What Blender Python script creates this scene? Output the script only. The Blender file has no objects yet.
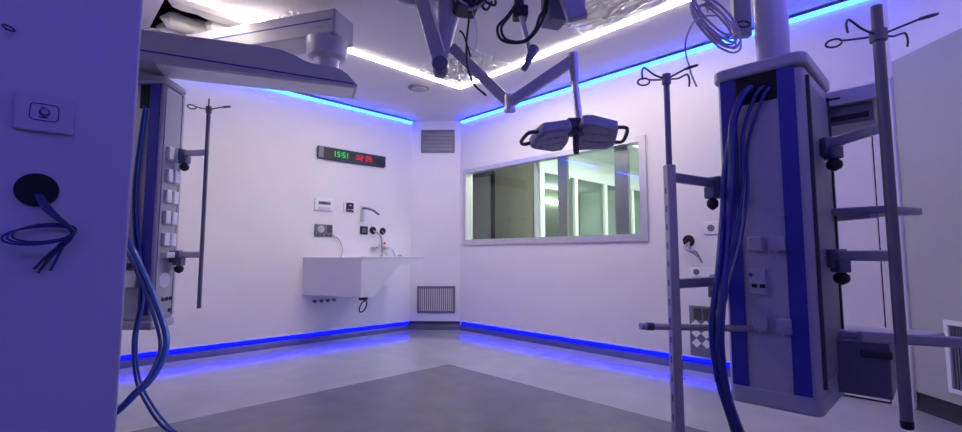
import bpy, bmesh, math, random
from mathutils import Vector, Matrix
random.seed(5)
PI = math.pi
SC = bpy.context.scene
COL = SC.collection

# ------------------------------------------------------------------ helpers
# The room's own axes: X runs along the clock wall, Y along the window wall.
YAW = math.radians(45.95)
SN, CS = math.sin(YAW), math.cos(YAW)
EYE = 1.10

def V(right, fwd, z):
    """room point from metres to the right of / ahead of the doorway the photo was taken in, and height"""
    return Vector((SN*right + CS*fwd, -CS*right + SN*fwd, z))

def bx(bm, c, s, R=None):
    m = Matrix.Translation(Vector(c))
    if R is not None: m = m @ R.to_4x4()
    m = m @ Matrix.Diagonal((s[0], s[1], s[2], 1))
    bmesh.ops.create_cube(bm, size=1, matrix=m); return bm

def bb(bm, x0, x1, y0, y1, z0, z1):
    return bx(bm, ((x0+x1)/2, (y0+y1)/2, (z0+z1)/2), (abs(x1-x0), abs(y1-y0), abs(z1-z0)))

def prism(bm, pts, off):
    off = Vector(off); a = [bm.verts.new(Vector(p)) for p in pts]; b = [bm.verts.new(Vector(p)+off) for p in pts]
    n = len(a)
    bm.faces.new(a); bm.faces.new(b[::-1])
    for i in range(n): bm.faces.new((a[i], b[i], b[(i+1) % n], a[(i+1) % n]))
    return bm

def frame_of(d):
    d = Vector(d).normalized()
    u = d.cross(Vector((0, 0, 1)))
    if u.length < 1e-3: u = Vector((1, 0, 0))
    u.normalize(); return u, d.cross(u).normalized(), d

def lathe(bm, c, axis, prof, n=24):
    u, w, d = frame_of(axis); c = Vector(c); rings = []
    for r, h in prof:
        rings.append([bm.verts.new(c + d*h + (u*math.cos(2*PI*k/n) + w*math.sin(2*PI*k/n))*max(r, 1e-4)) for k in range(n)])
    for a, b in zip(rings, rings[1:]):
        for k in range(n): bm.faces.new((a[k], a[(k+1) % n], b[(k+1) % n], b[k]))
    bm.faces.new(rings[0][::-1]); bm.faces.new(rings[-1]); return bm

def cyl(bm, p0, p1, r0, r1=None, n=20):
    p0, p1 = Vector(p0), Vector(p1)
    return lathe(bm, p0, p1-p0, [(r0, 0), (r1 if r1 is not None else r0, (p1-p0).length)], n)

def curve(pts, sub=6, closed=False):
    P = [Vector(p) for p in pts]; n = len(P); out = []
    for i in range(n if closed else n-1):
        g = (lambda k: P[k % n]) if closed else (lambda k: P[min(max(k, 0), n-1)])
        p0, p1, p2, p3 = g(i-1), g(i), g(i+1), g(i+2)
        for s in range(sub):
            t = s/sub
            out.append(.5*((2*p1)+(p2-p0)*t+(2*p0-5*p1+4*p2-p3)*t*t+(3*p1-p0-3*p2+p3)*t**3))
    if not closed: out.append(P[-1])
    return out

def tube(bm, pts, r, n=8, sub=6, closed=False, flat=1.0):
    P = curve(pts, sub, closed) if sub > 1 else [Vector(p) for p in pts]
    rings = []; up = None; m = len(P)
    for i, p in enumerate(P):
        t = (P[(i+1) % m]-P[i-1]) if closed else (P[min(i+1, m-1)]-P[max(i-1, 0)])
        t.normalize()
        if up is None: up = frame_of(t)[0]
        up = (up - t*up.dot(t)).normalized(); w = t.cross(up)
        rings.append([bm.verts.new(p+(up*math.cos(2*PI*k/n)+w*math.sin(2*PI*k/n)*flat)*r) for k in range(n)])
    prs = list(zip(rings, rings[1:])) + ([(rings[-1], rings[0])] if closed else [])
    for a, b in prs:
        for k in range(n): bm.faces.new((a[k], a[(k+1) % n], b[(k+1) % n], b[k]))
    if not closed: bm.faces.new(rings[0][::-1]); bm.faces.new(rings[-1])
    return bm

def beam(bm, p0, p1, w, h, up=(0, 0, 1)):
    """a rectangular bar from p0 to p1, w across and h along `up`"""
    p0, p1 = Vector(p0), Vector(p1); d = (p1-p0).normalized(); up = Vector(up)
    s = d.cross(up).normalized(); u = s.cross(d).normalized()
    R = Matrix((s, d, u)).transposed()
    return bx(bm, (p0+p1)/2, (w, (p1-p0).length, h), R)

def NB(): return bmesh.new()

def obj(name, bm, mat, parent=None, bevel=0, seg=2, label=None):
    bmesh.ops.recalc_face_normals(bm, faces=bm.faces)
    me = bpy.data.meshes.new(name); bm.to_mesh(me); bm.free()
    me.polygons.foreach_set('use_smooth', [True]*len(me.polygons))
    me.set_sharp_from_angle(angle=math.radians(38))
    me.materials.append(mat)
    o = bpy.data.objects.new(name, me); COL.objects.link(o)
    if parent is not None:
        o.parent = parent
        if parent.type == 'EMPTY': o.matrix_parent_inverse = Matrix.Translation(-parent.location)
    if bevel:
        b = o.modifiers.new('edge', 'BEVEL'); b.width = bevel; b.segments = seg; b.limit_method = 'ANGLE'; b.angle_limit = math.radians(40)
    if label: o['label'] = label
    return o

def thing(name, label, cat, loc, group=None):
    o = bpy.data.objects.new(name, None); o.empty_display_size = .1; o.location = Vector(loc)
    COL.objects.link(o); o['label'] = label; o['category'] = cat
    if group: o['group'] = group
    return o

def tag(o, label, cat, group=None, kind=None):
    o['label'] = label; o['category'] = cat
    if group: o['group'] = group
    if kind: o['kind'] = kind
    return o

def struct(name, bm, mat, parent=None, bevel=0, label=None, cat=None):
    o = obj(name, bm, mat, parent, bevel)
    if parent is None:
        o['kind'] = 'structure'
        o['label'] = label; o['category'] = cat
    return o

# ------------------------------------------------------------------ materials
def mat(name, col, rough=.5, metal=0, var=.06, scale=6, bump=0, bscale=40, spec=.5):
    m = bpy.data.materials.new(name); m.use_nodes = True; nt = m.node_tree; N = nt.nodes
    p = N['Principled BSDF']; p.inputs['Roughness'].default_value = rough; p.inputs['Metallic'].default_value = metal
    p.inputs['Specular IOR Level'].default_value = spec
    tc = N.new('ShaderNodeTexCoord'); nz = N.new('ShaderNodeTexNoise'); nz.inputs['Scale'].default_value = scale; nz.inputs['Detail'].default_value = 4
    nt.links.new(tc.outputs['Object'], nz.inputs['Vector'])
    r = N.new('ShaderNodeValToRGB'); r.color_ramp.elements[0].position = .3; r.color_ramp.elements[1].position = .7
    r.color_ramp.elements[0].color = tuple(c*(1-var) for c in col)+(1,); r.color_ramp.elements[1].color = tuple(min(1, c*(1+var)) for c in col)+(1,)
    nt.links.new(nz.outputs['Fac'], r.inputs['Fac']); nt.links.new(r.outputs['Color'], p.inputs['Base Color'])
    if bump:
        n2 = N.new('ShaderNodeTexNoise'); n2.inputs['Scale'].default_value = bscale; n2.inputs['Detail'].default_value = 3
        nt.links.new(tc.outputs['Object'], n2.inputs['Vector'])
        b = N.new('ShaderNodeBump'); b.inputs['Strength'].default_value = bump; b.inputs['Distance'].default_value = .01
        nt.links.new(n2.outputs['Fac'], b.inputs['Height']); nt.links.new(b.outputs['Normal'], p.inputs['Normal'])
    return m

def emit(name, col, strength):
    m = bpy.data.materials.new(name); m.use_nodes = True; nt = m.node_tree; nt.nodes.clear()
    e = nt.nodes.new('ShaderNodeEmission'); e.inputs['Color'].default_value = col+(1,); e.inputs['Strength'].default_value = strength
    o = nt.nodes.new('ShaderNodeOutputMaterial'); nt.links.new(e.outputs[0], o.inputs[0]); return m

def pane_mat(name, tint, gl=1.5, rough=0.0, extra=0.0):
    m = bpy.data.materials.new(name); m.use_nodes = True; nt = m.node_tree; N = nt.nodes; N.clear()
    t = N.new('ShaderNodeBsdfTransparent'); t.inputs['Color'].default_value = tint+(1,)
    g = N.new('ShaderNodeBsdfGlossy'); g.inputs['Roughness'].default_value = rough
    f = N.new('ShaderNodeFresnel'); ge = N.new('ShaderNodeNewGeometry'); pw = N.new('ShaderNodeMath'); pw.operation = 'MULTIPLY_ADD'
    pw.inputs[1].default_value = 1/gl-gl; pw.inputs[2].default_value = gl; nt.links.new(ge.outputs['Backfacing'], pw.inputs[0]); nt.links.new(pw.outputs[0], f.inputs['IOR'])
    mx = N.new('ShaderNodeMixShader'); o = N.new('ShaderNodeOutputMaterial')
    if extra:
        a = N.new('ShaderNodeMath'); a.operation = 'ADD'; a.inputs[1].default_value = extra; a.use_clamp = True
        nt.links.new(f.outputs[0], a.inputs[0]); nt.links.new(a.outputs[0], mx.inputs[0])
    else: nt.links.new(f.outputs[0], mx.inputs[0])
    nt.links.new(t.outputs[0], mx.inputs[1]); nt.links.new(g.outputs[0], mx.inputs[2]); nt.links.new(mx.outputs[0], o.inputs[0])
    return m

M = {}
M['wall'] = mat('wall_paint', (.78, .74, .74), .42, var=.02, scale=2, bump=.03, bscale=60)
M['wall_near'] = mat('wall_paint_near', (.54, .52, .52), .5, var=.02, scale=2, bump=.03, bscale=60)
M['ceil'] = mat('ceiling_panel', (.74, .70, .72), .6, var=.02, scale=2)
M['grey_panel'] = mat('grey_wall_panel', (.40, .40, .39), .5, var=.03, scale=3)
M['base'] = mat('coved_vinyl', (.06, .06, .12), .4, var=.1, scale=5)
M['base_dark'] = mat('coved_vinyl_navy', (.02, .02, .035), .7, var=.1, scale=5)
M['floor'] = mat('floor_vinyl_light', (.34, .33, .35), .13, var=.07, scale=3.5, bump=.02, bscale=25)
M['inlay'] = mat('floor_vinyl_dark', (.125, .122, .14), .26, var=.12, scale=5, bump=.02, bscale=25)
M['white'] = mat('white_enamel', (.80, .79, .79), .35, var=.02)
M['white_matte'] = mat('white_plastic', (.80, .79, .77), .5, var=.03)
M['corian'] = mat('white_solid_surface', (.62, .60, .63), .4, var=.02)
M['body'] = mat('pendant_enamel', (.44, .42, .46), .38, var=.03)
M['cap'] = mat('pendant_cap', (.40, .38, .43), .35, var=.03)
M['side_grey'] = mat('pendant_side_grey', (.26, .26, .27), .5, var=.05)
M['strip'] = mat('navy_strip', (.03, .03, .30), .4, var=.08)
M['steel'] = mat('brushed_steel', (.42, .40, .43), .38, metal=.7, var=.06, scale=12)
M['dark_steel'] = mat('dark_pole_steel', (.20, .19, .22), .45, metal=.5, var=.08, scale=10)
M['alu'] = mat('aluminium', (.62, .60, .62), .35, metal=.6, var=.05, scale=10)
M['black'] = mat('black_rubber', (.012, .012, .014), .5, var=.2)
M['void'] = mat('dark_cavity', (.012, .012, .012), .9, var=.1)
M['dark'] = mat('dark_plastic', (.05, .05, .065), .5, var=.15)
M['lamp'] = mat('lamp_housing', (.32, .31, .37), .42, var=.05)
M['lampface'] = mat('lamp_face', (.36, .35, .40), .4, var=.06)
M['hose'] = mat('blue_hose', (.03, .08, .42), .35, var=.12, scale=15)
M['hose_dark'] = mat('navy_hose', (.022, .03, .20), .35, var=.12, scale=15)
M['cable_grey'] = mat('grey_cable', (.42, .39, .46), .5, var=.1)
M['grille'] = mat('grille_grey', (.17, .17, .21), .45, metal=.2, var=.06)
M['red'] = mat('red_dot', (.6, .05, .05), .4); M['green'] = mat('green_dot', (.05, .45, .12), .4)
M['navy'] = mat('drawer_blue_grey', (.16, .16, .22), .45, var=.06)
M['shelf'] = mat('shelf_grey', (.22, .22, .27), .45, var=.05)
M['bundle'] = mat('white_wrapped_filter', (.85, .83, .80), .45, var=.05, bump=.5, bscale=14)
M['beige'] = mat('corridor_wall', (.36, .34, .27), .55, var=.04)
M['cor_white'] = mat('corridor_frame', (.75, .78, .74), .4, var=.02)
M['cor_ceil'] = mat('corridor_ceiling', (.75, .78, .76), .6, var=.02)
M['cor_floor'] = mat('corridor_floor', (.35, .37, .36), .35, var=.06)
M['mullion'] = mat('mullion_metal', (.34, .33, .30), .3, metal=.75, var=.06)
M['bronze'] = mat('door_leaf_grey', (.46, .46, .44), .4, var=.03)
M['glass'] = pane_mat('window_glass', (.93, .97, .95))
M['glass_green'] = pane_mat('green_glass', (.72, .80, .77), extra=.05)
def film_mat():
    m = pane_mat('plastic_film', (.96, .96, .97), 1.45, .15, .03); nt = m.node_tree; N = nt.nodes
    d = N.new('ShaderNodeBsdfTranslucent'); d.inputs['Color'].default_value = (.9, .9, .92, 1); mx = N.new('ShaderNodeMixShader'); mx.inputs[0].default_value = .28
    out = [n for n in N if n.type == 'OUTPUT_MATERIAL'][0]; src = out.inputs[0].links[0].from_socket
    nt.links.new(src, mx.inputs[1]); nt.links.new(d.outputs[0], mx.inputs[2]); nt.links.new(mx.outputs[0], out.inputs[0]); return m
M['film'] = film_mat()

LED_W = emit('led_white', (1, .90, .80), 58.0)
LED_B = emit('led_blue', (.012, .055, 1.0), 25.0)
LED_BD = emit('led_blue_low', (.0005, .0012, 1.0), 15.0)
LED_BN = emit('led_blue_passage', (.15, .125, 1.0), 22.0)
COR_L = emit('corridor_light', (.90, 1, .96), 120.0)
DIG_G = emit('digits_green', (.05, 1.0, .25), .75)
DIG_R = emit('digits_red', (1.0, .04, .12), .75)
DIG_D = emit('digits_dim', (.25, .16, .18), .25)

# ------------------------------------------------------------------ the room
XR, YL, H = 4.5, 5.6, 3.10
FL = .03                                            # floor level under the photographer's datum
WB = .152                                            # lower edge of the wall panels
b = NB(); bb(b, -3.2, 4.65, -2.3, 5.85, -.12, FL); struct('floor', b, M['floor'], label='pale grey glossy vinyl floor of the operating room', cat='floor')
b = NB(); bb(b, -.6, 3.02, -.9, 3.58, -.05, FL+.0015); struct('trim_1', b, M['inlay'], label='dark grey rectangle of vinyl let into the middle of the floor', cat='floor inlay')

# ceiling: slabs around three openings
def ceiling():
    holes = [(.645, 1.58, 4.23, 5.06), (3.0, 3.50, 3.30, 3.95), (3.10, 3.51, 1.25, 2.15)]
    xs = sorted({-3.2, 4.75, *[h[0] for h in holes], *[h[1] for h in holes]}); ys = sorted({-2.3, 5.85, *[h[2] for h in holes], *[h[3] for h in holes]})
    bm = NB()
    g = {}
    def vv(x, y):
        if (x, y) not in g: g[(x, y)] = bm.verts.new((x, y, H))
        return g[(x, y)]
    for x0, x1 in zip(xs, xs[1:]):
        for y0, y1 in zip(ys, ys[1:]):
            cx, cy = (x0+x1)/2, (y0+y1)/2
            if any(h[0] < cx < h[1] and h[2] < cy < h[3] for h in holes): continue
            bm.faces.new((vv(x0, y0), vv(x1, y0), vv(x1, y1), vv(x0, y1)))
    r = bmesh.ops.extrude_face_region(bm, geom=bm.faces[:])
    bmesh.ops.translate(bm, vec=(0, 0, .08), verts=[e for e in r['geom'] if isinstance(e, bmesh.types.BMVert)])
    c = struct('ceiling', bm, M['ceil'], label='lilac grey panelled ceiling with open service hatches', cat='ceiling')
    for h in holes:                                  # dark plenum above each opening
        bm = NB(); x0, x1, y0, y1 = h; t = .03
        bb(bm, x0-t, x1+t, y0-t, y1+t, H+.42, H+.45)
        for a in ((x0-t, x0, y0-t, y1+t), (x1, x1+t, y0-t, y1+t), (x0, x1, y0-t, y0), (x0, x1, y1, y1+t)): bb(bm, *a, H+.081, H+.42)
        struct('plenum', bm, M['void'] if h is holes[0] else M['cable_grey'], c)
ceiling()

def wall_run(p0, p1, z0, z1, th, name, m, label):
    """wall slab whose room face runs from p0 to p1 (room on the left-hand side when walking p0->p1)"""
    p0, p1 = Vector((*p0, 0)), Vector((*p1, 0)); d = (p1-p0).normalized(); n = Vector((d.y, -d.x, 0))
    bm = NB(); prism(bm, [p0+Vector((0, 0, z0)), p1+Vector((0, 0, z0)), p1+n*th+Vector((0, 0, z0)), p0+n*th+Vector((0, 0, z0))], (0, 0, z1-z0))
    return struct(name, bm, m, label=label, cat='wall')

def base_run(p0, p1, name, label, back=.040, m='base'):
    p0, p1 = Vector((*p0, 0)), Vector((*p1, 0)); d = (p1-p0).normalized(); n = Vector((d.y, -d.x, 0))
    prof = [(-.012, FL-.004), (-.006, FL+.010), (.002, FL+.030), (back*.4, FL+.06), (back, FL+.10), (back, WB), (back+.05, WB), (back+.05, FL-.004)]
    bm = NB(); prism(bm, [p0+n*(o)+Vector((0, 0, z)) for o, z in prof], p1-p0)
    o = struct(name, bm, M[m], label=label, cat='baseboard'); return o

A, B_ = (3.99, 5.6), (4.5, 5.09)                    # far chamfer
C_, D_ = (4.5, .285), (3.99, -.225)                 # near right chamfer
wall_run(A, (-3.0, 5.6), WB, H, .15, 'wall_left', M['wall'], 'long pale wall on the left carrying the clock and sink')
wall_run(B_, A, WB, H, .15, 'wall_corner', M['wall'], 'narrow angled wall in the far corner holding two grilles')
W0, W1, WZ0, WZ1 = 2.235, 4.985, 1.272, 2.305        # the window
bm = NB()
for y0, y1, z0, z1 in ((1.36, W0, WB, H), (W1, 5.09, WB, H), (W0, W1, WB, WZ0), (W0, W1, WZ1, H), (.285, 1.36, 2.38, H), (.285, .42, FL, 2.38)):
    bb(bm, XR, XR+.15, y0, y1, z0, z1)
struct('wall_right', bm, M['wall'], label='long pale wall on the right with the observation window', cat='wall')
o = wall_run(D_, C_, WB, 2.525, .15, 'wall_angled', M['grey_panel'], 'angled grey wall panel at the right edge of the photo')
o = wall_run(D_, C_, 2.525, H, .19, 'wall_angled_top', M['wall'], 'white upper band above the angled grey panel at right')
wall_run((1.5, -.225), D_, 0, H, .15, 'wall_near', M['wall'], 'wall beside the doorway behind the photographer')
wall_run((1.5, -2.1), (1.5, -.225), 0, H, .15, 'wall_passage', M['wall'], 'side wall of the passage behind the photographer')
wall_run((-3.0, -2.1), (1.65, -2.1), 0, H, .15, 'wall_back', M['wall'], 'back wall of the passage behind the photographer')
wall_run((-3.0, 5.75), (-3.0, -2.25), 0, H, .15, 'wall_end', M['wall'], 'end wall of the room far to the left')
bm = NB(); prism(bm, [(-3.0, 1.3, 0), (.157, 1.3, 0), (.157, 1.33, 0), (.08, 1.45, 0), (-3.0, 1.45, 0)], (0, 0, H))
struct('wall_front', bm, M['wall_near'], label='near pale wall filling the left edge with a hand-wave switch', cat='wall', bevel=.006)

base_run(A, (-3.0, 5.6), 'baseboard_left', 'dark coved vinyl skirting under the clock wall')
base_run(B_, A, 'baseboard_corner', 'dark coved vinyl skirting under the angled far corner')
base_run((4.5, 1.40), B_, 'baseboard_right', 'dark coved vinyl skirting under the window wall')
base_run(D_, C_, 'baseboard_angled', 'dark coved vinyl skirting under the grey angled panel', back=.012, m='base_dark')

# ------------------------------------------------------------------ LED lines
def led(name, p0, p1, sect, m, label, group, body=None):
    t = thing(name, label, 'led strip', (Vector(p0)+Vector(p1))/2, group)
    w, h, up = sect
    bm = NB(); beam(bm, p0, p1, w, h, up); obj('light_line', bm, m, t)
    return t
# blue cove lines at the head of the walls, each with a dark upper rail
for p0, p1, n, lb in (((-2.9, 5.6, 0), (3.97, 5.6, 0), (0, -1, 0), 'bright blue light line along the top of the clock wall'),
                      ((4.5, 5.05, 0), (4.5, .33, 0), (-1, 0, 0), 'bright blue light line along the top of the window wall')):
    n = Vector(n); p0, p1 = Vector(p0)+Vector((0, 0, 3.06)), Vector(p1)+Vector((0, 0, 3.06))
    t = thing('led_strip', lb, 'led strip', (p0+p1)/2)
    bm = NB(); beam(bm, p0+n*.016, p1+n*.016, .032, .030); obj('light_line', bm, LED_B, t)
    bm = NB(); beam(bm, p0+n*.018+Vector((0, 0, .020)), p1+n*.018+Vector((0, 0, .020)), .036, .010); obj('rail', bm, M['dark'], t)
for p0, p1, n, lb in (((-2.9, 5.6, 0), (3.97, 5.6, 0), (0, 1, 0), 'blue light line at floor level under the clock wall'),
                      ((4.5, 5.07, 0), (4.5, 1.41, 0), (1, 0, 0), 'blue light line at floor level under the window wall')):
    n = Vector(n); bm = NB(); z = Vector((0, 0, .134))
    beam(bm, Vector(p0)+n*.010+z, Vector(p1)+n*.010+z, .018, .028)
    tag(obj('led_strip', bm, LED_BD), lb, 'led strip')
# blue lines in the passage where the photographer stands
for p0, p1, lb in (((-2.9, -2.07, 3.03), (1.45, -2.07, 3.03), 'blue light line on the passage wall behind the photographer'),
                   ((-2.9, 1.275, 3.03), (-.55, 1.275, 3.03), 'blue light line over the near wall left of the frame'),
                  ((1.6, -.20, 3.03), (3.9, -.20, 3.03), 'blue light line along the wall beside the doorway')):
    bm = NB(); beam(bm, p0, p1, .05, .05); tag(obj('led_strip', bm, LED_BN), lb, 'led strip')
# white line sunk in the ceiling, a square round the clean-air field
X0, X1, Y0, Y1 = -.9, 3.58, 1.22, 4.065; w = .052; z0, z1 = H-.012, H-.001
t = thing('ceiling_light', 'warm white light line turning a corner in the ceiling', 'ceiling light', ((X0+X1)/2, (Y0+Y1)/2, H))
for x0, x1, y0, y1 in ((X0, X1+w/2, Y1-w/2, Y1+w/2), (X1-w/2, X1+w/2, Y0, Y1-w/2)):
    bm = NB(); bb(bm, x0, x1, y0, y1, z0, z1); obj('light_line', bm, LED_W, t)

# ------------------------------------------------------------------ window and corridor
t = thing('window_1', 'wide observation window with aluminium frame in the right wall', 'window', (XR, (W0+W1)/2, WZ0)); t['kind'] = 'structure'
bm = NB(); f = .046
for y0, y1, z0, z1 in ((W0-.03, W1+.03, WZ0-.03, WZ0+f), (W0-.03, W1+.03, WZ1-f*.6, WZ1+.03), (W0-.03, W0+f, WZ0+f, WZ1-f*.6), (W1-f*.7, W1+.03, WZ0+f, WZ1-f*.6)):
    bb(bm, XR-.018, XR+.10, y0, y1, z0, z1)
obj('window_frame', bm, M['alu'], t)
bm = NB(); bb(bm, XR+.05, XR+.06, W0+.02, W1-.02, WZ0+.02, WZ1-.02); obj('pane', bm, M['glass'], t)
for y0, y1, m in ((3.30, 3.43, 'mullion'), (2.50, 2.66, 'mullion'), (3.74, 3.78, 'cor_white')):
    bm = NB(); bb(bm, XR+.10, XR+.145, y0-.03, y1-.03, WZ0-.02, WZ1+.02); obj('mullion', bm, M[m], t)

CX = 6.3; CY = 5.03
cw = lambda n, bm, m, lb, cat: struct(n, bm, m, label=lb, cat=cat)
bm = NB(); bb(bm, 4.65, 12.2, 1.6, 8.2, -.1, 0); cw('floor_corridor', bm, M['cor_floor'], 'grey floor of the corridor beyond the window', 'floor')
bm = NB(); bb(bm, 4.65, 12.2, 1.6, 8.2, 3.0, 3.1); cw('ceiling_corridor', bm, M['cor_ceil'], 'white ceiling of the corridor beyond the window', 'ceiling')
bm = NB(); bb(bm, CX, CX+.12, CY+.12, 6.25, 0, 3.0); bb(bm, CX, CX+.12, 7.0, 8.2, 0, 3.0); bb(bm, CX, CX+.12, 6.25, 7.0, 2.65, 3.0)
cw('wall_corridor', bm, M['beige'], 'beige corridor wall seen through the left of the window', 'wall')
bm = NB(); bb(bm, 4.65, 12.2, 1.5, 1.6, 0, 3.0); cw('wall_corridor_side', bm, M['cor_white'], 'pale side wall of the corridor beyond the window', 'wall')
bm = NB(); bb(bm, 12.2, 12.3, 1.5, 8.2, 0, 3.0); cw('wall_corridor_end', bm, M['cor_white'], 'pale wall at the far end of the corridor', 'wall')
bm = NB(); bb(bm, 4.66, 12.2, 8.2, 8.3, 0, 3.0); cw('wall_corridor_back', bm, M['beige'], 'beige wall at the back of the rooms beyond the corridor', 'wall')
# sliding door in the beige wall
t = thing('door_2', 'pale grey sliding door with black top track seen through the window', 'door', (CX, 6.6, 0)); t['kind'] = 'structure'
bm = NB(); bb(bm, CX-.055, CX-.01, 6.20, 6.84, 0, 2.62); obj('door_leaf', bm, M['bronze'], t, .004)
bm = NB(); bb(bm, CX-.075, CX-.01, 6.12, 6.86, 2.62, 2.69); obj('track', bm, M['black'], t)
bm = NB(); bb(bm, CX-.06, CX-.01, 6.12, 6.185, 0, 2.62); obj('edge_seal', bm, M['black'], t)
bm = NB(); bb(bm, CX-.012, CX, 5.30, 5.44, 1.0, 1.14); tag(obj('wall_socket', bm, M['white'], None, .004), 'white socket on the beige corridor wall seen through the window', 'socket')
# white post at the corner, then the glazed partition running away from us
bm = NB(); bb(bm, CX-.03, CX+.12, CY, CY+.12, 0, 3.0); cw('trim_2', bm, M['cor_white'], 'white corner post where the glazed corridor partition begins', 'trim')
t = thing('window_2', 'row of green glass panels in white frames along the corridor', 'window', (9, CY, 0)); t['kind'] = 'structure'
bm = NB(); bb(bm, CX+.12, 12.2, CY, CY+.10, 2.55, 2.63); bb(bm, CX+.12, 12.2, CY, CY+.10, 0, .10); obj('header_rail', bm, M['cor_white'], t)
bm = NB(); bb(bm, CX+.12, 12.2, CY+.01, CY+.09, 2.63, 3.0); obj('upper_panel', bm, M['cor_white'], t)
ys = [6.42, 7.42, 8.48, 9.6, 10.8, 12.2]
for x0, x1 in zip(ys, ys[1:]):
    bm = NB(); bb(bm, x1-.10, x1, CY-.01, CY+.11, .1, 2.55); obj('mullion', bm, M['cor_white'], t)
    bm = NB(); bb(bm, x0, x1-.10, CY+.04, CY+.05, .1, 2.55); obj('pane', bm, M['glass_green'], t)
for x, y, lb in ((5.5, 3.8, 'lit white ceiling panel nearest the window in the corridor'), (7.4, 3.6, 'lit white ceiling panel midway along the glazed corridor'), (9.4, 3.6, 'lit white ceiling panel farthest down the glazed corridor')):
    bm = NB(); bb(bm, x-.3, x+.3, y-.12, y+.12, 2.985, 2.998); tag(obj('corridor_light', bm, COR_L), lb, 'ceiling light', 'corridor ceiling lights')
bm = NB(); bb(bm, 6.6, 11.5, 8.12, 8.199, 2.62, 2.66); tag(obj('corridor_light', bm, emit('strip_light', (.9, 1, .95), 40.0)), 'long strip light on the wall behind the green glass partition', 'ceiling light')

# ------------------------------------------------------------------ sliding door in the right wall
t = thing('door_1', 'white sliding door in the right wall behind the supply column', 'door', (XR, .9, 0)); t['kind'] = 'structure'
bm = NB(); bb(bm, XR+.02, XR+.07, .43, 1.35, FL+.012, 2.375); obj('door_leaf', bm, M['wall'], t, .003)
bm = NB(); bb(bm, XR-.01, XR+.12, .295, .415, .0, 2.40); bb(bm, XR-.01, XR+.12, 1.355, 1.40, 0, 2.40); bb(bm, XR-.01, XR+.12, .295, 1.40, 2.38, 2.42); obj('door_frame', bm, M['wall'], t, .004)
bm = NB(); bb(bm, XR+.025, XR+.075, .414, .431, .0, 2.38); bb(bm, XR+.025, XR+.07, .43, 1.36, FL, FL+.012); obj('seal', bm, M['black'], t)

# ------------------------------------------------------------------ grilles
def grille(c, n, w, h, lb, kind, slats):
    """c centre on the wall, n inward normal, vertical or horizontal blades"""
    n = Vector(n).normalized(); u = Vector((0, 0, 1)).cross(n).normalized(); R = Matrix((u, n, Vector((0, 0, 1)))).transposed(); c = Vector(c)
    t = thing('wall_grille', lb, 'grille', c - Vector((0, 0, h/2)))
    bm = NB(); fr = .03
    for du, dz, sw, sh in ((0, h/2-fr/2, w, fr), (0, -h/2+fr/2, w, fr), (w/2-fr/2, 0, fr, h-2*fr), (-w/2+fr/2, 0, fr, h-2*fr)):
        bx(bm, c+u*du+Vector((0, 0, dz))+n*.011, (sw, .022, sh), R)
    obj('grille_frame', bm, M['grille'] if kind != 'w' else M['white'], t, .003)
    bm = NB(); bx(bm, c+n*.003, (w-2*fr, .004, h-2*fr), R); obj('back_plate', bm, M['grille'], t)
    bm = NB()
    k = slats
    for i in range(k):
        if kind == 'h':
            bx(bm, c+Vector((0, 0, -h/2+fr+(i+.5)*(h-2*fr)/k))+n*.010, (w-2*fr, .012, (h-2*fr)/k*.75), R)
        else:
            bx(bm, c+u*(-w/2+fr+(i+.5)*(w-2*fr)/k)+n*.010, ((w-2*fr)/k*.45, .012, h-2*fr), R)
    obj('blades', bm, M['grille'], t)
nf = (-1, -1, 0)
grille((4.268, 5.332, 2.782), nf, .50, .35, 'dark grey exhaust grille high on the angled far corner', 'h', 14)
grille((4.262, 5.338, .46), nf, .55, .385, 'grey low grille near the floor on the angled far corner', 'v', 16)
grille((4.20, -.015, .45), (-1, 1, 0), .34, .46, 'white framed low grille on the grey panel at right edge', 'w', 14)

# ------------------------------------------------------------------ clock
t = thing('wall_clock', 'black digital wall clock with green time and red date', 'clock', (3.02, YL, 2.32))
bm = NB(); bb(bm, 2.533, 3.515, YL-.045, YL, 2.322, 2.476); obj('clock_case', bm, M['dark'], t, .006)
bm = NB(); bb(bm, 2.60, 3.50, YL-.048, YL-.044, 2.334, 2.464); obj('display', bm, M['black'], t)
bm = NB(); bb(bm, 2.540, 2.60, YL-.049, YL-.044, 2.33, 2.468); obj('end_panel', bm, M['grille'], t)
SEG = {'0': 'abcdef', '1': 'bc', '5': 'afgcd', '2': 'abged'}
def digits(txt, x, z, w, h, gap, th, m):
    y = YL-.050
    def s(bm, x0, x1, z0, z1): bb(bm, x0, x1, y-.002, y+.002, z0, z1)
    for ch in txt:
        if ch == ' ': x += gap*2.2; continue
        if ch == ':':
            for q in (.25, .7): bm = NB(); s(bm, x, x+th, z+h*q, z+h*q+th); obj('colon_dot', bm, m, t)
            x += th+gap; continue
        bm = NB()
        if ch == '1': s(bm, x+w*.4, x+w*.4+th, z, z+h)
        else:
            for q in SEG[ch]:
                if q == 'a': s(bm, x, x+w, z+h-th, z+h)
                if q == 'd': s(bm, x, x+w, z, z+th)
                if q == 'g': s(bm, x, x+w, z+h/2-th/2, z+h/2+th/2)
                if q == 'b': s(bm, x+w-th, x+w, z+h/2, z+h)
                if q == 'c': s(bm, x+w-th, x+w, z, z+h/2)
                if q == 'f': s(bm, x, x+th, z+h/2, z+h)
                if q == 'e': s(bm, x, x+th, z, z+h/2)
        obj('digit', bm, m, t); x += w+gap
digits('15:51', 2.735, 2.365, .036, .070, .014, .011, DIG_G)
digits('02 05', 3.060, 2.365, .042, .070, .012, .011, DIG_R)
for x0, x1, z0, z1 in ((3.335, 3.35, 2.375, 2.42), (3.385, 3.395, 2.36, 2.425), (3.42, 3.46, 2.385, 2.392)):
    bm = NB(); bb(bm, x0, x1, YL-.052, YL-.048, z0, z1); obj('unlit_segment', bm, DIG_D, t)

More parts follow.
